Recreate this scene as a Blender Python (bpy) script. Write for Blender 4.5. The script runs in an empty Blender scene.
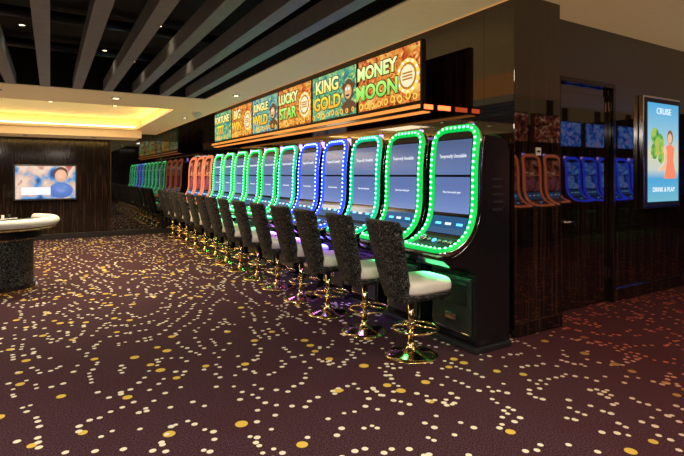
import bpy, bmesh, math, random
from mathutils import Vector, Matrix
random.seed(4)
S=bpy.context.scene
try:
    S.view_settings.view_transform='Standard'
except Exception: pass

# ---------------------------------------------------------------- materials
def newmat(name):
    m=bpy.data.materials.new(name); m.use_nodes=True
    nt=m.node_tree; b=nt.nodes['Principled BSDF']
    return m,nt,b
def pbr(name,col,rough=.5,metal=0,emis=None,es=0,var=.12,scale=12,coat=0,spec=None):
    m,nt,b=newmat(name)
    N=nt.nodes; L=nt.links
    tc=N.new('ShaderNodeTexCoord'); no=N.new('ShaderNodeTexNoise'); no.inputs['Scale'].default_value=scale
    L.new(tc.outputs['Object'],no.inputs['Vector'])
    cr=N.new('ShaderNodeValToRGB')
    cr.color_ramp.elements[0].position=.3; cr.color_ramp.elements[1].position=.7
    cr.color_ramp.elements[0].color=(*[c*(1-var) for c in col],1)
    cr.color_ramp.elements[1].color=(*[min(1,c*(1+var)) for c in col],1)
    L.new(no.outputs['Fac'],cr.inputs['Fac']); L.new(cr.outputs['Color'],b.inputs['Base Color'])
    b.inputs['Roughness'].default_value=rough; b.inputs['Metallic'].default_value=metal
    if coat: b.inputs['Coat Weight'].default_value=coat
    if spec is not None: b.inputs['Specular IOR Level'].default_value=spec
    if emis:
        b.inputs['Emission Color'].default_value=(*emis,1); b.inputs['Emission Strength'].default_value=es
    return m
def emi(name,col,s):
    return pbr(name,[c*.3 for c in col],.4,0,col,s)

def wood(name,c1,c2,rough=.12,freq=55,ior=1.5):
    m,nt,b=newmat(name); N=nt.nodes; L=nt.links
    tc=N.new('ShaderNodeTexCoord'); mp=N.new('ShaderNodeMapping')
    mp.inputs['Scale'].default_value=(freq,freq,1.0)
    no=N.new('ShaderNodeTexNoise'); no.inputs['Scale'].default_value=1; no.inputs['Detail'].default_value=3
    L.new(tc.outputs['Object'],mp.inputs['Vector']); L.new(mp.outputs['Vector'],no.inputs['Vector'])
    cr=N.new('ShaderNodeValToRGB')
    cr.color_ramp.elements[0].position=.48; cr.color_ramp.elements[0].color=(*c1,1)
    cr.color_ramp.elements[1].position=.72; cr.color_ramp.elements[1].color=(*c2,1)
    L.new(no.outputs['Fac'],cr.inputs['Fac']); L.new(cr.outputs['Color'],b.inputs['Base Color'])
    b.inputs['Roughness'].default_value=rough; b.inputs['IOR'].default_value=ior
    return m

def damask(name,dark,light,scale=26):
    m,nt,b=newmat(name); N=nt.nodes; L=nt.links
    tc=N.new('ShaderNodeTexCoord')
    no=N.new('ShaderNodeTexNoise'); no.inputs['Scale'].default_value=scale; no.inputs['Detail'].default_value=1
    no.inputs['Distortion'].default_value=2.2
    L.new(tc.outputs['Object'],no.inputs['Vector'])
    cr=N.new('ShaderNodeValToRGB'); e=cr.color_ramp.elements
    e[0].position=.47; e[0].color=(*dark,1); e[1].position=.485; e[1].color=(*light,1)
    e3=e.new(.52); e3.color=(*light,1); e4=e.new(.535); e4.color=(*dark,1)
    L.new(no.outputs['Fac'],cr.inputs['Fac']); L.new(cr.outputs['Color'],b.inputs['Base Color'])
    b.inputs['Roughness'].default_value=.5; b.inputs['Specular IOR Level'].default_value=.25
    return m

def art(name,cols,scale=5,strength=1.0,dist=1.5):
    m,nt,b=newmat(name); N=nt.nodes; L=nt.links
    tc=N.new('ShaderNodeTexCoord')
    no=N.new('ShaderNodeTexNoise'); no.inputs['Scale'].default_value=scale; no.inputs['Detail'].default_value=4
    no.inputs['Distortion'].default_value=dist
    L.new(tc.outputs['Object'],no.inputs['Vector'])
    cr=N.new('ShaderNodeValToRGB'); e=cr.color_ramp.elements
    n=len(cols)
    e[0].position=.32; e[0].color=(*cols[0],1); e[1].position=.68; e[1].color=(*cols[-1],1)
    for i in range(1,n-1):
        x=e.new(.32+.36*i/(n-1)); x.color=(*cols[i],1)
    L.new(no.outputs['Fac'],cr.inputs['Fac'])
    L.new(cr.outputs['Color'],b.inputs['Emission Color']); b.inputs['Emission Strength'].default_value=strength
    b.inputs['Base Color'].default_value=(.02,.02,.02,1); b.inputs['Roughness'].default_value=.2
    return m
def zgrad(name,stops,z0,z1,strength):
    m,nt,b=newmat(name); N=nt.nodes;L=nt.links
    tc=N.new('ShaderNodeTexCoord'); sx=N.new('ShaderNodeSeparateXYZ'); L.new(tc.outputs['Object'],sx.inputs[0])
    mr=N.new('ShaderNodeMapRange'); mr.inputs['From Min'].default_value=z0; mr.inputs['From Max'].default_value=z1; L.new(sx.outputs[2],mr.inputs['Value'])
    cr=N.new('ShaderNodeValToRGB'); e=cr.color_ramp.elements
    e[0].position=stops[0][0]; e[0].color=(*stops[0][1],1); e[1].position=stops[-1][0]; e[1].color=(*stops[-1][1],1)
    for p,c in stops[1:-1]:
        q=e.new(p); q.color=(*c,1)
    L.new(mr.outputs[0],cr.inputs['Fac']); L.new(cr.outputs['Color'],b.inputs['Emission Color']); b.inputs['Emission Strength'].default_value=strength
    b.inputs['Base Color'].default_value=(.04,.04,.04,1); b.inputs['Roughness'].default_value=.25
    return m

def carpet():
    m,nt,b=newmat('casino_carpet'); N=nt.nodes; L=nt.links
    def math_(op,a,bv=None,c=None):
        n=N.new('ShaderNodeMath'); n.operation=op
        for i,v in enumerate((a,bv,c)):
            if v is None: continue
            if isinstance(v,(int,float)): n.inputs[i].default_value=v
            else: L.new(v,n.inputs[i])
        return n.outputs[0]
    tc=N.new('ShaderNodeTexCoord')
    def contour(vec,scale,mult,width,off):
        mp=N.new('ShaderNodeMapping'); mp.inputs['Location'].default_value=(off,off*2,0)
        mp.inputs['Rotation'].default_value=(0,0,math.radians(25)); mp.inputs['Scale'].default_value=(1.6,.55,1)
        L.new(vec,mp.inputs['Vector'])
        no=N.new('ShaderNodeTexNoise'); no.noise_dimensions='2D'; no.inputs['Scale'].default_value=scale; no.inputs['Detail'].default_value=0
        L.new(mp.outputs['Vector'],no.inputs['Vector'])
        v=math_('FRACT',math_('MULTIPLY',no.outputs['Fac'],mult))
        return math_('LESS_THAN',math_('ABSOLUTE',math_('SUBTRACT',v,.5)),width)
    def layer(scale,rmin,rmax,cscale,mult,width,off,prob):
        mp=N.new('ShaderNodeMapping'); mp.inputs['Location'].default_value=(off,off,0)
        L.new(tc.outputs['Object'],mp.inputs['Vector'])
        v=N.new('ShaderNodeTexVoronoi'); v.voronoi_dimensions='2D'; v.inputs['Scale'].default_value=scale; v.inputs['Randomness'].default_value=.65
        L.new(mp.outputs['Vector'],v.inputs['Vector'])
        sp=N.new('ShaderNodeSeparateColor'); L.new(v.outputs['Color'],sp.inputs['Color'])
        rad=math_('MULTIPLY_ADD',sp.outputs[0],(rmax-rmin)*scale,rmin*scale)
        dot=math_('LESS_THAN',v.outputs['Distance'],rad)
        pr=math_('LESS_THAN',sp.outputs[1],prob)
        g=contour(v.outputs['Position'],cscale,mult,width,off)
        return math_('MULTIPLY',math_('MULTIPLY',dot,pr),g), sp.outputs[2]
    w,wr=layer(14.0,.015,.022,.8,10,.13,3.1,.97)
    g,gr=layer(7.5,.027,.041,.8,5,.10,11.7,.62)
    w2,_=layer(8,.014,.022,1.2,2,.5,31.0,.06)
    base=N.new('ShaderNodeTexNoise'); base.inputs['Scale'].default_value=110; base.inputs['Detail'].default_value=3
    L.new(tc.outputs['Object'],base.inputs['Vector'])
    cr=N.new('ShaderNodeValToRGB')
    cr.color_ramp.elements[0].position=.36; cr.color_ramp.elements[0].color=(.018,.007,.012,1)
    cr.color_ramp.elements[1].position=.68; cr.color_ramp.elements[1].color=(.135,.062,.080,1)
    L.new(base.outputs['Fac'],cr.inputs['Fac'])
    n2=N.new('ShaderNodeTexNoise'); n2.inputs['Scale'].default_value=1.6; n2.inputs['Distortion'].default_value=1.5
    L.new(tc.outputs['Object'],n2.inputs['Vector'])
    c2=N.new('ShaderNodeValToRGB'); c2.color_ramp.elements[0].position=.5; c2.color_ramp.elements[0].color=(0,0,0,1)
    c2.color_ramp.elements[1].position=.75; c2.color_ramp.elements[1].color=(.5,.5,.5,1)
    L.new(n2.outputs['Fac'],c2.inputs['Fac'])
    def mix(f,a,bb):
        n=N.new('ShaderNodeMix'); n.data_type='RGBA'
        L.new(f,n.inputs[0])
        for i,v in ((6,a),(7,bb)):
            if isinstance(v,tuple): n.inputs[i].default_value=v
            else: L.new(v,n.inputs[i])
        return n.outputs[2]
    col=mix(c2.outputs['Color'],cr.outputs['Color'],(.070,.018,.026,1))
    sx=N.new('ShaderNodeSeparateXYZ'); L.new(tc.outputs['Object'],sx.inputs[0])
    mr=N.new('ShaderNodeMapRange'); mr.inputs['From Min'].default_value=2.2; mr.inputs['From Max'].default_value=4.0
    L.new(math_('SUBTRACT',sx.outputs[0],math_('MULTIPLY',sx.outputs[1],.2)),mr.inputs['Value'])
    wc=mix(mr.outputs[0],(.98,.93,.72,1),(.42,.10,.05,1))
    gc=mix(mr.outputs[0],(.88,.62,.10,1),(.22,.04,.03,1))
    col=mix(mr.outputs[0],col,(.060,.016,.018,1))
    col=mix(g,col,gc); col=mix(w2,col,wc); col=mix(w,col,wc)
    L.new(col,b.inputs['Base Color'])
    b.inputs['Roughness'].default_value=.9; b.inputs['Specular IOR Level'].default_value=.1
    bp=N.new('ShaderNodeBump'); bp.inputs['Strength'].default_value=.4; bp.inputs['Distance'].default_value=.01
    L.new(base.outputs['Fac'],bp.inputs['Height']); L.new(bp.outputs[0],b.inputs['Normal'])
    return m

M={}
M['black']=pbr('black_lacquer',(.010,.010,.012),.18,spec=.5)
M['bezel']=pbr('black_plastic',(.02,.02,.024),.35)
M['chrome']=pbr('chrome',(.7,.7,.72),.12,1)
M['gold']=pbr('polished_brass',(.95,.72,.36),.14,1)
M['white']=pbr('cream_leather',(.95,.93,.84),.4,var=.03)
M['damask']=damask('damask_upholstery',(.006,.006,.007),(.24,.23,.21),19)
M['cream']=pbr('cream_paint_glow',(.82,.60,.34),.6,var=.03,emis=(1,.64,.28),es=.16)  # slight emission in the paint stands in for light on the ceiling
M['creamlit']=pbr('cove_paint_glow',(.88,.70,.36),.6,var=.03,emis=(1,.74,.28),es=.42)  # stronger emission in the paint imitates cove light on the tray
M['darkceil']=pbr('dark_ceiling_paint',(.010,.010,.011),.7)
M['beam']=pbr('grey_beam_paint',(.36,.35,.33),.5,var=.08)
M['wood']=wood('dark_macassar_veneer',(.005,.003,.003),(.055,.026,.016),.03,60,1.95)
M['wood2']=wood('dark_brown_veneer',(.010,.006,.005),(.045,.026,.018),.10,30)
M['glass']=wood('smoked_glass',(.004,.004,.005),(.008,.007,.008),.02,3,2.1)
M['trim']=pbr('bronze_trim',(.10,.07,.05),.25,.8)
M['screen']=zgrad('lcd_standby',[(0,(.08,.14,.30)),(.5,(.11,.18,.40)),(1,(.06,.09,.20))],1.3,2.0,1.0)
M['screen2']=zgrad('lcd_lower',[(0,(.22,.34,.70)),(1,(.11,.17,.42))],1.0,1.5,1.0)
M['deck']=pbr('deck_glass',(.015,.02,.03),.12,emis=(.02,.10,.24),es=1.0)
M['text']=emi('lcd_text',(.9,.95,1),1.0)
M['blueglow']=emi('deck_blue_strip',(.1,.5,1),2)
M['purple']=emi('candle_purple',(.45,.3,1),3)
M['red']=emi('red_led',(1,.12,.03),4)
M['orange']=emi('orange_cove_led',(1,.33,.06),1.1)
M['warm']=emi('warm_lamp',(1,.78,.42),9)
M['cove']=emi('cove_strip',(1,.68,.22),10)
M['felt']=pbr('gaming_felt',(.02,.05,.05),.9)

# ---------------------------------------------------------------- mesh builder
class MB:
    def __init__(s): s.v=[];s.f=[];s.m=[];s.sm=[];s.mats=[]
    def mi(s,mat):
        if mat not in s.mats: s.mats.append(mat)
        return s.mats.index(mat)
    def add(s,vs,fs,mat,smooth=False,mx=None):
        o=len(s.v); k=s.mi(mat)
        for p in vs:
            p=Vector(p)
            if mx is not None: p=mx@p
            s.v.append(p)
        for f in fs: s.f.append([o+i for i in f]); s.m.append(k); s.sm.append(smooth)
    def bm(s,b,mat,smooth=False,mx=None):
        b.verts.ensure_lookup_table(); b.verts.index_update()
        s.add([v.co.copy() for v in b.verts],[[v.index for v in f.verts] for f in b.faces],mat,smooth,mx); b.free()
    def box(s,x0,x1,y0,y1,z0,z1,mat,bev=0,seg=2,mx=None,smooth=False):
        b=bmesh.new(); bmesh.ops.create_cube(b,size=1)
        for v in b.verts:
            v.co=Vector((x0+(v.co.x+.5)*(x1-x0),y0+(v.co.y+.5)*(y1-y0),z0+(v.co.z+.5)*(z1-z0)))
        if bev: bmesh.ops.bevel(b,geom=b.edges[:],offset=bev,segments=seg,affect='EDGES',profile=.5)
        s.bm(b,mat,smooth,mx)
    def lathe(s,prof,mat,c=(0,0,0),n=32,smooth=True,mx=None,sx=1,sy=1):
        vs=[];fs=[]
        for r,z in prof:
            for i in range(n):
                a=2*math.pi*i/n; vs.append((c[0]+r*sx*math.cos(a),c[1]+r*sy*math.sin(a),c[2]+z))
        for j in range(len(prof)-1):
            for i in range(n):
                i2=(i+1)%n; fs.append((j*n+i,j*n+i2,(j+1)*n+i2,(j+1)*n+i))
        fs.append(tuple(range(n))[::-1]); fs.append(tuple((len(prof)-1)*n+i for i in range(n)))
        s.add(vs,fs,mat,smooth,mx)
    def tube(s,path,r,mat,closed=False,n=8,up=Vector((0,0,1)),r2=None,smooth=True,ups=None):
        path=[Vector(p) for p in path]; L=len(path); vs=[];fs=[]
        r2=r2 or r
        for i,p in enumerate(path):
            if closed: t=path[(i+1)%L]-path[i-1]
            else: t=path[min(i+1,L-1)]-path[max(i-1,0)]
            t.normalize(); u=ups[i] if ups else up
            a=t.cross(u)
            if a.length<1e-4: a=t.cross(Vector((1,0,0)))
            a.normalize(); bb=a.cross(t).normalized()
            for k in range(n):
                th=2*math.pi*k/n; vs.append(p+a*r*math.cos(th)+bb*r2*math.sin(th))
        for i in range(L if closed else L-1):
            i2=(i+1)%L
            for k in range(n):
                k2=(k+1)%n; fs.append((i*n+k,i*n+k2,i2*n+k2,i2*n+k))
        if not closed: fs.append(tuple(range(n))); fs.append(tuple((L-1)*n+k for k in range(n)))
        s.add(vs,fs,mat,smooth)
    def loft(s,rings,mat,smooth=True,cap=True):
        n=len(rings[0]); vs=[p for r in rings for p in r]; fs=[]
        for j in range(len(rings)-1):
            for i in range(n):
                i2=(i+1)%n; fs.append((j*n+i,j*n+i2,(j+1)*n+i2,(j+1)*n+i))
        if cap: fs.append(tuple(range(n))[::-1]); fs.append(tuple((len(rings)-1)*n+i for i in range(n)))
        s.add(vs,fs,mat,smooth)
    def prism(s,poly,y0,y1,mat,smooth=False):
        n=len(poly); vs=[(x,y0,z) for x,z in poly]+[(x,y1,z) for x,z in poly]
        fs=[tuple(range(n)),tuple(range(2*n-1,n-1,-1))]+[(i,i+n,(i+1)%n+n,(i+1)%n) for i in range(n)]
        s.add(vs,fs,mat,smooth)
    def poly2(s,pts,mat,mx,th=.003):
        n=len(pts); vs=[(x,y,0) for x,y in pts]+[(x,y,th) for x,y in pts]
        fs=[tuple(range(n))[::-1],tuple(range(n,2*n))]+[(i,(i+1)%n,(i+1)%n+n,i+n) for i in range(n)]
        s.add(vs,fs,mat,False,mx)
    def text(s,body,size,mat,mx,ext=.002,sx=1,bold=0):
        cu=bpy.data.curves.new('t','FONT'); cu.body=body; cu.size=size; cu.extrude=ext; cu.align_x='CENTER'; cu.align_y='CENTER'; cu.offset=bold; cu.resolution_u=3
        o=bpy.data.objects.new('t',cu); S.collection.objects.link(o)
        dg=bpy.context.evaluated_depsgraph_get(); me=bpy.data.meshes.new_from_object(o.evaluated_get(dg))
        s.add([Vector((v.co.x*sx,v.co.y,v.co.z)) for v in me.vertices],[list(p.vertices) for p in me.polygons],mat,False,mx)
        bpy.data.objects.remove(o); bpy.data.curves.remove(cu); bpy.data.meshes.remove(me)
    def mesh(s,name):
        me=bpy.data.meshes.new(name); me.from_pydata([tuple(v) for v in s.v],[],s.f)
        for mt in s.mats: me.materials.append(mt)
        me.polygons.foreach_set('material_index',s.m); me.polygons.foreach_set('use_smooth',s.sm)
        b=bmesh.new(); b.from_mesh(me); bmesh.ops.recalc_face_normals(b,faces=b.faces); b.to_mesh(me); b.free()
        me.update(); return me
    def obj(s,name,loc=(0,0,0),rz=0): return place(s.mesh(name),name,loc,rz)
def place(me,name,loc=(0,0,0),rz=0):
    o=bpy.data.objects.new(name,me); S.collection.objects.link(o); o.location=loc; o.rotation_euler=(0,0,rz); return o
FX=Matrix(((0,0,-1,0),(-1,0,0,0),(0,1,0,0),(0,0,0,1)))   # text facing -X
FY=Matrix(((1,0,0,0),(0,0,-1,0),(0,1,0,0),(0,0,0,1)))    # text facing -Y
T=Matrix.Translation

# ---------------------------------------------------------------- slot machine
PR=[(-.13,2.07),(-.175,1.90),(-.20,1.66),(-.205,1.42),(-.22,1.24),(-.285,1.09),(-.42,.985),(-.60,.935)]
def catmull(P,n=10):
    P=[Vector((p[0],0,p[1])) for p in P]; out=[]
    Q=[2*P[0]-P[1]]+P+[2*P[-1]-P[-2]]
    for i in range(1,len(Q)-2):
        for k in range(n):
            t=k/n; a,b,c,d=Q[i-1:i+3]
            out.append(.5*((2*b)+(c-a)*t+(2*a-5*b+4*c-d)*t*t+(3*b-a-3*c+d)*t**3))
    out.append(P[-1]); return out
CV=catmull(PR); CL=[0]
for i in range(1,len(CV)): CL.append(CL[-1]+(CV[i]-CV[i-1]).length)
TL=CL[-1]
def cpt(l):
    l=max(0,min(TL,l))
    for i in range(1,len(CL)):
        if CL[i]>=l:
            t=(l-CL[i-1])/(CL[i]-CL[i-1]); p=CV[i-1].lerp(CV[i],t); tg=(CV[i]-CV[i-1]).normalized(); break
    nrm=Vector((tg.z,0,-tg.x)).normalized()
    if nrm.x>0: nrm=-nrm
    return p,nrm
def face_pt(t,l,off=0):
    p,n=cpt(l); q=p+n*off; return Vector((q.x,t,q.z)),n
W=.61
def rrect(hw,l0,l1,rt,rb,n=8,step=.03):
    pts=[]
    def arc(cx,cy,r,a0):
        for i in range(n+1):
            a=a0+math.pi/2*i/n; pts.append((cx+r*math.cos(a),cy+r*math.sin(a)))
    arc(hw-rb,l1-rb,rb,0); arc(-hw+rb,l1-rb,rb,math.pi/2); arc(-hw+rt,l0+rt,rt,math.pi); arc(hw-rt,l0+rt,rt,1.5*math.pi)
    out=[]
    for i in range(len(pts)):
        a=Vector(pts[i]); b=Vector(pts[(i+1)%len(pts)]); k=max(1,int((b-a).length/step))
        for j in range(k): out.append(a.lerp(b,j/k))
    return out
def panel(mb,hw,l0,l1,rt,rb,off,mat,rows=30):
    vs=[];fs=[]
    L=[]
    for i in range(9): L.append(l0+rt*(1-math.cos(math.pi/2*i/8)))
    n=max(2,int((l1-rb-l0-rt)/.04))
    for i in range(1,n): L.append(l0+rt+(l1-rb-l0-rt)*i/n)
    for i in range(9): L.append(l1-rb+rb*math.sin(math.pi/2*i/8))
    for l in L:
        h=hw
        if l<l0+rt and rt>0: h=hw-rt+math.sqrt(max(0,rt*rt-(l0+rt-l)**2))
        if l>l1-rb and rb>0: h=hw-rb+math.sqrt(max(0,rb*rb-(l-l1+rb)**2))
        vs+= [face_pt(-h,l,off)[0],face_pt(h,l,off)[0]]
    for i in range(len(L)-1): fs.append((2*i,2*i+1,2*i+3,2*i+2))
    mb.add(vs,fs,mat,False)
def slot_mesh(name,band,bead,scr,scr2,under,txt=True,beads=True,accent=None):
    mb=MB()
    poly=[]
    for i in range(0,21):
        l=.10+(TL-.13)*i/20; p,n=cpt(l); q=p-n*.035; poly.append((q.x,q.z))
    poly+=[(-.58,.86),(-.50,.80),(-.30,.77),(-.20,.70),(-.20,.09),(-.18,.07),(-.18,0),(.25,0),(.25,1.84),(.20,1.93),(.08,1.96)]
    mb.prism(poly,-.285,.285,M['black'])
    mb.box(-.225,.25,-.315,.315,0,.05,M['bezel'],.008)
    for sy in (-1,1):
        pth=[]
        for i in range(0,22):
            l=.10+(TL-.2)*i/21; p,n=cpt(l); q=p-n*.075; pth.append((q.x,sy*.288,q.z))
        mb.tube(pth,.005,M['chrome'],n=6,up=Vector((0,1,0)))
        for z in (1.55,1.48,1.41,1.34,1.27):
            mb.box(.02,.16,sy*.285-.004,sy*.285+.004,z,z+.022,M['bezel'],.002)
    mb.box(-.215,-.195,-.25,.25,.14,.66,M['bezel'],.006)
    mb.box(-.222,-.21,-.20,.20,.40,.60,M['black'],.004)
    mb.box(-.225,-.21,-.235,.235,.635,.643,M['chrome'])
    mb.box(-.225,-.21,-.235,.235,.15,.16,M['chrome'])
    mb.box(-.232,-.215,-.07,.07,.25,.31,M['chrome'],.004)
    # under-deck LED strip in a shallow channel
    mb.box(-.43,-.38,-.22,.22,.776,.79,under,.003)
    mb.box(-.445,-.43,-.24,.24,.768,.79,M['bezel']); mb.box(-.38,-.365,-.24,.24,.762,.785,M['bezel'])
    mb.box(-.445,-.365,-.24,-.22,.762,.79,M['bezel']); mb.box(-.445,-.365,.22,.24,.762,.79,M['bezel'])
    panel(mb,W/2,0,TL,.17,.10,-.02,M['bezel'])
    panel(mb,W/2,0,TL,.17,.10,-.05,M['black'])
    rr=rrect(W/2-.028,.028,TL-.028,.145,.08)
    pts=[];ups=[]
    for p in rr:
        q,n=face_pt(p.x,p.y,-.005); pts.append(q); ups.append(n)
    mb.tube(pts,.036,band,closed=True,n=10,ups=ups,r2=.026)
    rr=rrect(W/2-.002,.002,TL-.002,.168,.10); pts=[];ups=[]
    for p in rr:
        q,n=face_pt(p.x,p.y,-.025); pts.append(q); ups.append(n)
    mb.tube(pts,.010,M['chrome'],closed=True,n=6,ups=ups,r2=.03)
    if beads:
        rr=rrect(W/2-.028,.028,TL-.028,.145,.08,step=.005)
        acc=0; last=rr[0]
        for p in rr[1:]+[rr[0]]:
            acc+=(p-last).length; last=p
            if acc>=.052:
                acc=0; q,n=face_pt(p.x,p.y,.016)
                b=bmesh.new(); bmesh.ops.create_icosphere(b,subdivisions=1,radius=.0145,matrix=T(q)); mb.bm(b,bead,True)
    panel(mb,W/2-.062,.07,TL-.06,.10,.05,-.002,M['black'])
    panel(mb,.232,.145,.475,.012,.012,.004,scr)
    panel(mb,.232,.497,.835,.012,.012,.004,scr2)
    panel(mb,.230,.095,.135,.03,.005,.004,M['bezel'])
    if accent: panel(mb,.232,.480,.490,.001,.001,.005,accent)
    panel(mb,.235,.87,1.05,.012,.012,.004,M['deck'])
    panel(mb,.230,1.09,TL-.085,.01,.03,.004,M['bezel'])
    for t in (-.19,-.12,-.05,.02,.09):
        q,n=face_pt(t,1.16,.006)
        mb.lathe([(.0,.0),(.024,0),(.024,.008),(.018,.012),(.001,.012)],M['chrome'] if t!=.02 else M['blueglow'],n=14,mx=T(q)@n.to_track_quat('Z','Y').to_matrix().to_4x4())
    q,n=face_pt(.18,1.15,.006)
    mb.lathe([(0,0),(.045,0),(.045,.014),(.035,.02),(.001,.02)],M['chrome'],n=18,mx=T(q)@n.to_track_quat('Z','Y').to_matrix().to_4x4())
    for t,c in ((-.15,M['blueglow']),(0,M['text']),(.13,M['blueglow'])):
        vs=[face_pt(t-.04,.93,.006)[0],face_pt(t+.04,.93,.006)[0],face_pt(t+.04,.955,.006)[0],face_pt(t-.04,.955,.006)[0]]
        mb.add(vs,[(0,1,2,3)],c)
    if txt:
        for l,sz,body in ((.30,.05,'Temporarily Unavailable'),(.64,.028,'Please choose another game')):
            p,n=cpt(l); q=p+n*.008; up=(cpt(l-.01)[0]-cpt(l+.01)[0]).normalized()
            mx=Matrix(((0,up.x,n.x,q.x),(-1,up.y,n.y,0),(0,up.z,n.z,q.z),(0,0,0,1)))
            mb.text(body,sz,M['text'],mx,.0005,sx=.73)
    mb.lathe([(.045,0),(.045,.02),(.03,.03),(.03,.05)],M['chrome'],c=(.05,0,1.955),n=20)
    mb.lathe([(.028,0),(.028,.09)],M['purple'],c=(.05,0,2.005),n=20)
    mb.lathe([(.032,0),(.032,.014),(.01,.03)],M['chrome'],c=(.05,0,2.095),n=20)
    mb.box(-.04,.14,-.06,.06,1.94,1.96,M['bezel'],.004)
    return mb.mesh(name)
GB=emi('green_led_band',(.0,.85,.12),.75); GD=emi('green_led_bead',(.16,1,.34),9)
BB=emi('blue_led_band',(.02,.06,1),1.6); BD=emi('blue_led_bead',(.20,.36,1),10)
TB=emi('teal_led_band',(.0,.75,.36),.75); TD=emi('teal_led_bead',(.18,1,.60),9)
RB=emi('red_led_band',(1,.22,.09),1.1)
UG=emi('under_glow_green',(.1,1,.30),35); UB=emi('under_glow_blue',(.12,.12,1),110); UP=emi('under_glow_purple',(.45,.12,1),95); UR=emi('under_glow_red',(1,.2,.2),8)
ra=art('red_game_art',[(.01,.005,.01),(.08,.01,.01),(.6,.12,.05),(.9,.6,.4)],7,.8)
ra2=art('pink_game_art',[(.02,.01,.02),(.10,.01,.03),(.6,.15,.12),(.10,.05,.3)],8,.8)
ba=art('blue_game_art',[(.0,.01,.1),(.02,.10,.8),(.2,.5,1),(.7,.15,.6)],5,1.0)
sc,sc2=M['screen'],M['screen2']
g_me=slot_mesh('slot_machine_green',GB,GD,sc,sc2,UG)
b_me=slot_mesh('slot_machine_blue',BB,BD,sc,sc2,UB)
p_me=slot_mesh('slot_machine_blue_b',BB,BD,sc,sc2,UP)
t_me=slot_mesh('slot_machine_teal',TB,TD,sc,sc2,UP)
r_me=slot_mesh('slot_machine_red',RB,RB,ra,ra2,UR,txt=False,beads=False,accent=M['orange'])
bb_me=slot_mesh('slot_machine_blueart',BB,BD,ba,ba,UG,txt=False,beads=False)
Y0=3.385; DY=.75; MX=3.45
kinds=[g_me,g_me,t_me,b_me,p_me,t_me,g_me,g_me,g_me,g_me,g_me]
for k,me in enumerate(kinds): place(me,'slot_machine',(MX,Y0+DY*k,0))
for k in range(3): place(r_me,'slot_machine',(MX,Y0+DY*(11+k)+.1,0))
# bank across the aisle (reflected in the lacquered wall)
for k in range(4): place(r_me,'slot_machine',(8.5+.75*k,-.9,0),math.pi/2*3)
for k in range(5): place(bb_me,'slot_machine',(11.7+.75*k,-.9,0),math.pi/2*3)
for i in range(5):
    mb=MB(); x=8.2+1.5*i
    mb.box(x,x+1.3,-1.1,-1.0,2.35,3.05,M['bezel'],.008)
    mb.box(x+.03,x+1.27,-1.0,-.994,2.38,3.02,ra if i<2 else ba)
    mb.box(x+.55,x+.75,-1.08,-1.02,3.05,3.40,M['bezel'])
    mb.obj('sign_monitor')

# ---------------------------------------------------------------- chair (faces +X)
def chair_mesh():
    mb=MB()
    mb.lathe([(.235,0),(.24,.006),(.235,.014),(.19,.024),(.10,.04),(.05,.06),(.034,.09),(.03,.12)],M['gold'],n=40)
    mb.lathe([(.028,.10),(.028,.50)],M['gold'],n=20)
    mb.lathe([(.036,.24),(.042,.25),(.042,.29),(.036,.30)],M['gold'],n=20)
    ring=[(.05+.20*math.cos(a),.20*math.sin(a),.235) for a in [2*math.pi*i/36 for i in range(36)]]
    mb.tube(ring,.011,M['gold'],closed=True,n=8)
    for a in (math.pi/4,3*math.pi/4,5*math.pi/4,7*math.pi/4):
        mb.tube([(.03*math.cos(a),.03*math.sin(a),.27),(.05+.20*math.cos(a),.20*math.sin(a),.235)],.009,M['gold'],n=8)
    mb.box(-.09,.14,-.10,.10,.49,.525,M['bezel'],.01)
    def sup(a,e):
        c=math.cos(a); s_=math.sin(a)
        return (abs(c)**e*(1 if c>=0 else -1),abs(s_)**e*(1 if s_>=0 else -1))
    def seat(z,k):
        out=[]
        for i in range(36):
            c,s_=sup(2*math.pi*i/36,.45); out.append((.075+.255*k*c,(.235-.02*c)*k*s_,z))
        return out
    mb.loft([seat(.53,.88),seat(.54,.97),seat(.56,1.0),seat(.59,1.0)],M['damask'])
    mb.loft([seat(.59,1.0),seat(.61,1.02),seat(.65,1.02),seat(.675,.98),seat(.69,.90),seat(.695,.6)],M['white'])
    def back(z,hw,t,k=1):
        lean=-.155-.27*(z-.5)
        out=[]
        for i in range(36):
            c,s_=sup(2*math.pi*i/36,.5); y=hw*c*k
            out.append((lean+t*s_*k*.5+.55*y*y,y,z))
        return out
    R=[back(.50,.18,.05,.8),back(.515,.185,.07),back(.60,.195,.085),back(.75,.212,.09),back(.90,.230,.085),back(1.05,.246,.078),back(1.17,.258,.07),back(1.20,.258,.06,.985),back(1.215,.255,.04,.95)]
    mb.loft(R,M['damask'])
    mb.box(-.22,.0,-.05,.05,.50,.53,M['bezel'],.008)
    return mb.mesh('chair')
c_me=chair_mesh()
for k in range(14):
    place(c_me,'slot_chair',(2.76+random.uniform(-.015,.015),Y0+DY*k+(.1 if k>10 else 0),0),random.uniform(-.06,.06))

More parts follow.
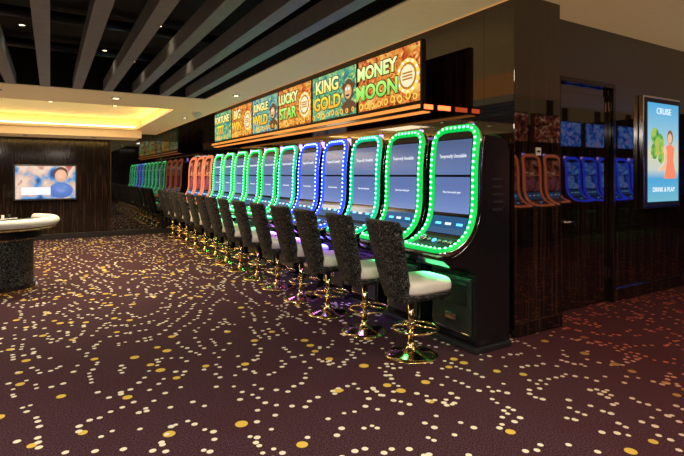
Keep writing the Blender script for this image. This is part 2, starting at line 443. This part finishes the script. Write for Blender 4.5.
# ---------------------------------------------------------------- sign monitors
dark=emi('sign_letter_outline',(.03,.01,.01),.2)
gold_e=emi('sign_gold',(1,.65,.1),1.1); goldd=emi('sign_gold_dark',(.5,.2,.02),1)
def sign(name,y_far,cols,rays,lines,tc,kind=0):
    mb=MB(); w=1.30;h=.71
    mb.box(0,.07,-w/2+.006,w/2-.006,0,h,M['bezel'],.008)
    a=art(name+'_art',cols,7,.95,2.5)
    mb.box(-.004,.01,-w/2+.03,w/2-.03,.028,h-.028,a)
    mb.box(.07,.388,-.15,.15,.25,.45,M['bezel'])
    ray=art(name+'_rays',rays,5,.85,1)
    B=lambda y,z,d: T((-.004-d,y,z))@FX
    def clip(px,py):
        k=1
        X,Yh=.60,.315
        if abs(px)>X: k=min(k,X/abs(px))
        if abs(py)>Yh: k=min(k,Yh/abs(py))
        return px*k,py*k
    for i in range(14):
        a0=2*math.pi*i/14; a1=a0+.2
        mb.poly2([(0,0),clip(2*math.cos(a0),2*math.sin(a0)),clip(2*math.cos(a1),2*math.sin(a1))],ray,B(0,.355,.001+.0002*i),.001)
    if kind==1:
        mx=B(-.42,.33,.006)
        mb.lathe([(.0,0),(.20,0),(.20,.004),(.0,.004)],gold_e,mx=mx,n=36)
        mb.lathe([(.0,.004),(.155,.004),(.155,.006),(.0,.006)],goldd,mx=mx,n=36)
        mb.lathe([(.0,.006),(.13,.006),(.13,.008),(.0,.008)],emi(name+'_core',(.9,.85,.55),1.0),mx=mx,n=12)
        for i in range(12):
            an=math.pi*2*i/12
            mb.lathe([(.0,.005),(.020,.005),(.001,.008)],M['text'],c=(.178*math.cos(an),.178*math.sin(an),0),mx=mx,n=8)
        for r in (0,.5,1): mb.poly2([(-.09,-.01+.07*(r-.5)),(.09,-.01+.07*(r-.5)),(.09,.01+.07*(r-.5)),(-.09,.01+.07*(r-.5))],goldd,B(-.42,.33,.015),.001)
    elif kind==2:
        body=emi(name+'_body',(.12,.06,.03),1); face_=emi(name+'_face',(.75,.45,.2),1)
        yy=-.44
        mb.lathe([(0,0),(.19,0),(.17,.004),(0,.006)],body,mx=B(yy,.13,.004),n=24,sy=.5)
        mb.lathe([(0,0),(.13,0),(.11,.004),(0,.006)],body,mx=B(yy,.36,.006),n=24,sy=1.2)
        mb.lathe([(0,0),(.09,0),(.07,.004),(0,.006)],face_,mx=B(yy,.34,.012),n=24,sy=1.1)
        for sx in (-1,1):
            mb.lathe([(0,0),(.022,0),(0,.004)],M['text'],mx=B(yy+.035*sx,.38,.020),n=10)
            mb.lathe([(0,0),(.04,0),(0,.004)],body,mx=B(yy+.13*sx,.42,.008),n=12)
        mb.poly2([(-.05,0),(.05,0),(.03,-.025),(-.03,-.025)],dark,B(yy,.30,.02),.001)
    for i in range(9):
        y=-.55+i*.137+random.uniform(-.02,.02); z=.075+random.uniform(0,.03); r=random.uniform(.03,.045)
        mb.lathe([(0,0),(r,0),(r,.003),(0,.003)],gold_e,mx=B(y,z,.010),n=16)
        mb.lathe([(0,.003),(r*.65,.003),(r*.65,.004),(0,.004)],goldd,mx=B(y,z,.010),n=16)
    tm=zgrad(name+'_letters',tc,.1,.62,1.1)
    for i,(t,sz,yy,zz,sx) in enumerate(lines):
        mb.text(t,sz,dark,B(yy,zz,.018),.001,sx,.020)
        mb.text(t,sz,tm,B(yy,zz,.022),.001,sx,.008)
    return mb.obj('sign_monitor',(3.5,y_far,2.40))
OR=[(.10,.01,.0),(.55,.08,.02),(.9,.30,.05),(1,.65,.2)]
OR2=[(.5,.05,.01),(.9,.4,.05),(1,.7,.2)]
GR=[(.0,.08,.10),(.02,.30,.22),(.20,.55,.15),(.95,.8,.25)]
GR2=[(.02,.2,.25),(.1,.5,.35),(.6,.75,.3)]
BLU=[(.02,.05,.25),(.05,.30,.5),(.25,.5,.3),(.9,.7,.3)]
tg=[(0,(.1,.55,.05)),(.5,(.5,.95,.2)),(1,(.95,1,.5))]
ty=[(0,(.9,.35,.02)),(.5,(1,.75,.05)),(1,(1,.95,.5))]
sp=[(OR,OR2,[('MONEY',.23,.20,.50,1.05),('MOON',.26,.20,.25,1.1)],tg,1),
    (GR,GR2,[('KING',.26,.14,.50,1.1),('GOLD',.26,.14,.25,1.1)],ty,2),
    (OR,OR2,[('LUCKY',.23,.20,.50,1.05),('STAR',.26,.20,.25,1.1)],tg,1),
    (BLU,GR2,[('JUNGLE',.2,.14,.50,1.05),('WILD',.26,.14,.25,1.1)],ty,2),
    (OR,OR2,[('BIG',.26,.2,.5,1.1),('WIN',.26,.2,.25,1.1)],ty,1),
    (GR,GR2,[('FORTUNE',.22,0,.50,1.1),('777',.30,.1,.25,1.1)],ty,0)]
for i,(c,r,l,t,e) in enumerate(sp): sign('sign%d'%i,4.12+.65+1.31*i,c,r,l,t,e)
mb=MB()
mb.box(3.46,3.898,4.06,12.1,2.30,2.392,M['wood2'],.004)
mb.box(3.452,3.462,4.10,12.06,2.335,2.375,M['orange'])
mb.box(3.50,3.60,4.10,12.06,2.290,2.301,M['orange'])
mb.box(3.48,3.60,4.050,4.062,2.32,2.37,M['red']); mb.box(3.68,3.86,4.050,4.062,2.32,2.37,M['red'])
mb.obj('sign_shelf')

# ---------------------------------------------------------------- room
mb=MB(); mb.add([(-5,-5,0),(16,-5,0),(16,14.2,0),(-5,14.2,0)],[(0,1,2,3)],carpet()); mb.obj('floor')
mb=MB(); mb.box(3.90,4.1,3.6,14.0,0,3.40,M['wood']); mb.obj('wall_east')
mb=MB(); mb.box(-5,4.1,14.0,14.2,0,3.40,M['wood2'])
mb.box(1.36,3.9,13.992,14.0,.14,2.52,M['glass'])
for x in (-3,-1.4,1.35,2.6):
    mb.box(x-.012,x+.012,13.985,14.0,0,2.5,M['trim'])
mb.obj('wall_north')
mb=MB(); mb.box(-5,16,-5.2,-5,0,3.46,M['wood2']); mb.obj('wall_south')
mb=MB(); mb.box(-5.2,-5,-5,14.0,0,3.46,M['wood2']); mb.obj('wall_west')
mb=MB(); mb.box(16,16.2,-5,3.62,0,3.46,M['wood2']); mb.obj('wall_far_east')
mb=MB(); mb.box(3.90,4.62,3.21,3.6,.0,3.40,M['wood'],.004); mb.obj('wall_front')
mb=MB(); mb.box(4.62,4.94,3.5,3.62,0,3.40,M['wood']); mb.obj('wall_front')
mb=MB(); mb.box(4.94,6.11,3.5,3.62,2.745,3.40,M['wood']); mb.obj('wall_front')
mb=MB(); mb.box(6.11,16,3.5,3.62,0,3.40,M['wood'])
for x in (8.0,9.6,11.2): mb.box(x-.01,x+.01,3.492,3.5,.16,3.40,M['trim'])
mb.obj('wall_front')
mb=MB()
mb.box(3.885,4.63,3.19,3.209,0,.14,M['wood2'],.004)
mb.box(6.12,16,3.475,3.499,0,.16,M['wood2'],.004); mb.box(4.63,4.93,3.475,3.499,0,.16,M['wood2'],.004)
mb.obj('baseboard_front')
mb=MB(); mb.box(-5,3.0,13.965,13.984,0,.14,M['bezel'],.004); mb.obj('baseboard_north')
mb=MB()
mb.box(4.945,5.0,3.46,3.6,0,2.74,M['wood2'],.004); mb.box(6.05,6.105,3.46,3.6,0,2.74,M['wood2'],.004); mb.box(5.0,6.05,3.46,3.6,2.68,2.74,M['wood2'],.004)
mb.box(5.003,6.047,3.53,3.58,.01,2.677,M['wood'],.004)
mb.box(5.08,5.97,3.522,3.53,.15,2.58,M['wood'],.003)
mb.lathe([(.0,0),(.022,0),(.022,.03),(.012,.035),(.012,.06),(0.001,.06)],M['chrome'],mx=T((5.12,3.522,1.05))@FY,n=16)
mb.tube([(5.12,3.465,1.05),(5.25,3.465,1.05)],.011,M['chrome'],n=8)
for z in (.3,1.4,2.4): mb.box(6.03,6.05,3.49,3.52,z,z+.12,M['chrome'])
mb.obj('door_1')
# ceiling
mb=MB()
ZL=2.70
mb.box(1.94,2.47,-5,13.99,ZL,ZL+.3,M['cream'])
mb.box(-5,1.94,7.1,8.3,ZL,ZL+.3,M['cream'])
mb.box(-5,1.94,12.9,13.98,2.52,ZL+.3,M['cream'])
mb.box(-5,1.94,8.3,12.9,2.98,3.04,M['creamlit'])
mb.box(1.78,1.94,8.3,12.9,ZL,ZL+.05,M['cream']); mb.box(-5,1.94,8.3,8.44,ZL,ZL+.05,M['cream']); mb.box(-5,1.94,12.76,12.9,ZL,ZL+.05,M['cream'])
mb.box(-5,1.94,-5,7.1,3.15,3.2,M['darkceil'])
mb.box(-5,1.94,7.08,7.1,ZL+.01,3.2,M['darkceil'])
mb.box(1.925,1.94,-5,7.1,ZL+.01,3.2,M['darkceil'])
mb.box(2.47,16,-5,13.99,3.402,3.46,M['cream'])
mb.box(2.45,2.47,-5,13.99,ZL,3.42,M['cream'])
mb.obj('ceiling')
mb=MB()
mb.box(1.83,1.90,8.5,12.7,ZL+.055,ZL+.08,M['cove']); mb.box(-4.8,1.78,12.80,12.86,ZL+.055,ZL+.08,M['cove']); mb.box(-4.8,1.78,8.34,8.40,ZL+.055,ZL+.08,M['cove'])
mb.obj('cove_light_strip')
mb=MB()
x=-3.93
while x<1.8:
    mb.box(x-.055,x+.055,-4,7.07,ZL,2.84,M['beam'],.004); x+=.352
mb.obj('ceiling_beams')
mb=MB()
for y in (1.5,3.4,5.2,6.4): mb.tube([(-5,y,3.06),(1.92,y,3.06)],.05,M['bezel'],n=12)
mb.obj('ceiling_pipework')
def downlight(x,y,z,power,r=.045,col=(1,.82,.6),ang=110):
    mb=MB()
    mb.lathe([(r*1.5,0),(r*1.5,-.008),(r*1.1,-.012),(r*1.0,-.003)],M['chrome'],n=24)
    mb.lathe([(0.001,-.004),(r,-.004),(r,-.007),(.001,-.007)],M['warm'],n=24)
    mb.obj('downlight',(x,y,z))
    if power:
        l=bpy.data.lights.new('downlight_lamp','SPOT'); l.energy=power; l.color=col; l.spot_size=math.radians(ang); l.spot_blend=.7; l.shadow_soft_size=.06
        o=bpy.data.objects.new('downlight_lamp',l); S.collection.objects.link(o); o.location=(x,y,z-.03)
for x,y in ((-.6,7.6),(.8,7.6),(-2.2,7.6)): downlight(x,y,ZL,130)
for x,y in ((-1.8,13.3),(-.5,13.3),(.9,13.3)): downlight(x,y,2.52,40,.035)
for x,y in ((2.2,1.2),(2.2,6.5),(2.2,9.5),(2.2,12.3)): downlight(x,y,ZL,45,.035)
for x,y in ((3.2,1.8),(5.2,1.6),(7.4,1.6)): downlight(x,y,3.40,70,.05)
for x,y in ((.84,4.6),(.84,6.2),(-.22,5.2),(1.2,5.4),(.5,5.8)): downlight(x,y,2.95,1.5,.022)
for x,y in ((-1.6,10.6),(0,10.6),(1.1,10.6)): downlight(x,y,2.98,0,.04)
def area(x,y,z,s,p,col=(1,.86,.72)):  # added fill light
    l=bpy.data.lights.new('fill_area_lamp','AREA'); l.shape='SQUARE'; l.size=s; l.energy=p; l.color=col
    o=bpy.data.objects.new('fill_area_lamp',l); S.collection.objects.link(o); o.location=(x,y,z)
area(.3,.4,2.66,1.0,95); area(-2.2,3.0,2.66,1.0,115); area(4.6,-.8,3.35,1.0,50); area(-1,-2.5,2.66,1.2,45)
area(0,10.6,2.94,2.5,150,(1,.80,.52))  # added fill inside the tray, on top of the cove strips
mb=MB()
mb.lathe([(.085,0),(.085,-.03),(.075,-.04)],M['white'],n=28); mb.lathe([(.07,-.04),(.066,-.07),(.05,-.095),(.025,-.11),(.002,-.114)],M['white'],n=28)
dm=mb.mesh('dome')
place(dm,'dome_camera',(4.30,2.42,3.402)); place(dm,'dome_camera',(2.2,8.6,ZL))
mb=MB()
mb.box(-.76,.575,13.90,13.984,.98,1.86,M['bezel'],.01)
mb.box(-.72,.535,13.892,13.902,1.02,1.82,art('tv_picture',[(.02,.08,.3),(.1,.35,.7),(.75,.5,.4),(.9,.7,.55),(.5,.1,.1)],2.2,1.0,.6))
mb.box(-.60,.0,13.888,13.893,1.12,1.30,emi('tv_caption',(.9,.9,1),.9))
tvd=emi('tv_figure',(.12,.06,.05),1); tvs=emi('tv_skin',(.8,.45,.3),1)
mb.lathe([(0,0),(.13,0),(0,.003)],tvs,mx=T((.22,13.889,1.58))@FY,n=20,sy=1.2)
mb.lathe([(0,0),(.15,0),(0,.002)],tvd,mx=T((.22,13.891,1.62))@FY,n=20,sy=1.2)
mb.lathe([(0,0),(.26,0),(0,.002)],emi('tv_dress',(.1,.2,.55),1),mx=T((.22,13.8915,1.22))@FY,n=20,sy=.75)
mb.obj('wall_television')
mb=MB()
mb.box(6.70,7.66,3.43,3.498,1.15,2.66,M['chrome'],.01)
mb.box(6.73,7.63,3.422,3.432,1.18,2.63,M['bezel'])
sky=zgrad('poster_sky',[(0,(.20,.55,.65)),(.25,(.08,.42,.75)),(.34,(.65,.70,.6)),(.5,(.75,.70,.5)),(.66,(.35,.65,.78)),(1,(.06,.42,.80))],1.2,2.6,.9)
mb.box(6.78,7.58,3.416,3.424,1.24,2.57,sky)
pg=art('poster_foliage',[(.05,.3,.05),(.3,.6,.1),(.9,.5,.1)],6,.9)
for i,(dx,dz,r) in enumerate(((6.95,2.12,.10),(7.06,2.02,.12),(6.93,1.92,.09),(7.10,1.85,.08))):
    mb.lathe([(.001,0),(r,0),(r,.003),(.001,.003)],pg,mx=T((dx,3.415-.001*i,dz))@FY,n=14,sy=1.2)
ps=emi('poster_skin',(.85,.5,.3),1); ph=emi('poster_hair',(.25,.12,.05),1); pd=emi('poster_dress',(.9,.25,.12),1)
mb.lathe([(.001,0),(.075,0),(.075,.002),(.001,.002)],ph,mx=T((7.34,3.412,2.12))@FY,n=20,sy=1.3)
mb.lathe([(.001,0),(.055,0),(.055,.002),(.001,.002)],ps,mx=T((7.33,3.410,2.10))@FY,n=20,sy=1.25)
mb.poly2([(7.22,1.98),(7.30,2.02),(7.37,2.02),(7.45,1.97),(7.42,1.80),(7.50,1.55),(7.18,1.55),(7.26,1.80)],pd,T((0,3.411,0))@FY,.002)
mb.poly2([(7.22,1.98),(7.18,1.75),(7.05,1.68),(7.05,1.64),(7.21,1.69),(7.26,1.9)],ps,T((0,3.409,0))@FY,.002)
mb.text('CRUISE',.12,M['text'],T((7.18,3.412,2.46))@FY,.001)
mb.text('DRINK & PLAY',.09,M['text'],T((7.18,3.412,1.40))@FY,.001)
mb.obj('advertising_display')
mb=MB(); mb.box(4.22,4.30,3.203,3.209,1.80,1.88,M['white']); mb.box(4.235,4.285,3.201,3.204,1.83,1.85,M['bezel']); mb.obj('wall_notice')

# ---------------------------------------------------------------- gaming table
mb=MB()
def arcpts(r,n=40,a0=-100,a1=100): return [(r*math.cos(math.radians(a0+(a1-a0)*i/n)),r*math.sin(math.radians(a0+(a1-a0)*i/n))) for i in range(n+1)]
def disc(r,z0,z1,mat,**k):
    p=arcpts(r,**k); n=len(p)
    mb.add([(x,y,z0) for x,y in p]+[(x,y,z1) for x,y in p],[tuple(range(n)),tuple(range(n,2*n))]+[(i,(i+1)%n,(i+1)%n+n,i+n) for i in range(n)],mat)
disc(.84,.86,.93,M['bezel']); disc(.80,.93,.955,M['felt'])
mb.tube([(x,y,.955) for x,y in arcpts(.84)],.085,M['white'],n=14,r2=.060)
mb.tube([(x,y,.875) for x,y in arcpts(.86)],.012,M['gold'],n=8)
disc(.66,.74,.86,M['black']); disc(.54,.10,.74,M['damask']); disc(.60,.0,.05,M['gold']); disc(.57,.05,.10,M['black']); disc(.56,.71,.74,M['gold'])
mb.box(-.14,.06,-.35,.35,.955,.985,M['chrome'],.005)
for i in range(6):
    mb.lathe([(.02,0),(.02,.03+.004*i)],[M['red'],M['white'],M['felt']][i%3] if i%3 else M['white'],c=(-.04,-.28+.11*i,.985),n=14)
mb.box(.25,.36,-.5,-.40,.955,1.05,M['bezel'],.01)
for i in range(5):
    a=math.radians(-70+35*i); mb.lathe([(.06,0),(.06,.003)],M['white'],c=(.55*math.cos(a),.55*math.sin(a),.955),n=20)
o=mb.obj('blackjack_table',(-.66,8.22,0),math.radians(-50)); o.scale=(.84,.84,1)

w=bpy.data.worlds.new('World'); S.world=w; w.use_nodes=True
w.node_tree.nodes['Background'].inputs[0].default_value=(1,.88,.78,1); w.node_tree.nodes['Background'].inputs[1].default_value=.1
cd=bpy.data.cameras.new('camera'); cd.lens=25.53; cd.sensor_width=36; cd.shift_y=-.0775; cd.clip_start=.05
co=bpy.data.objects.new('camera',cd); S.collection.objects.link(co); co.location=(0,0,1.6); co.rotation_euler=(math.radians(90),0,math.radians(-31)); S.camera=co
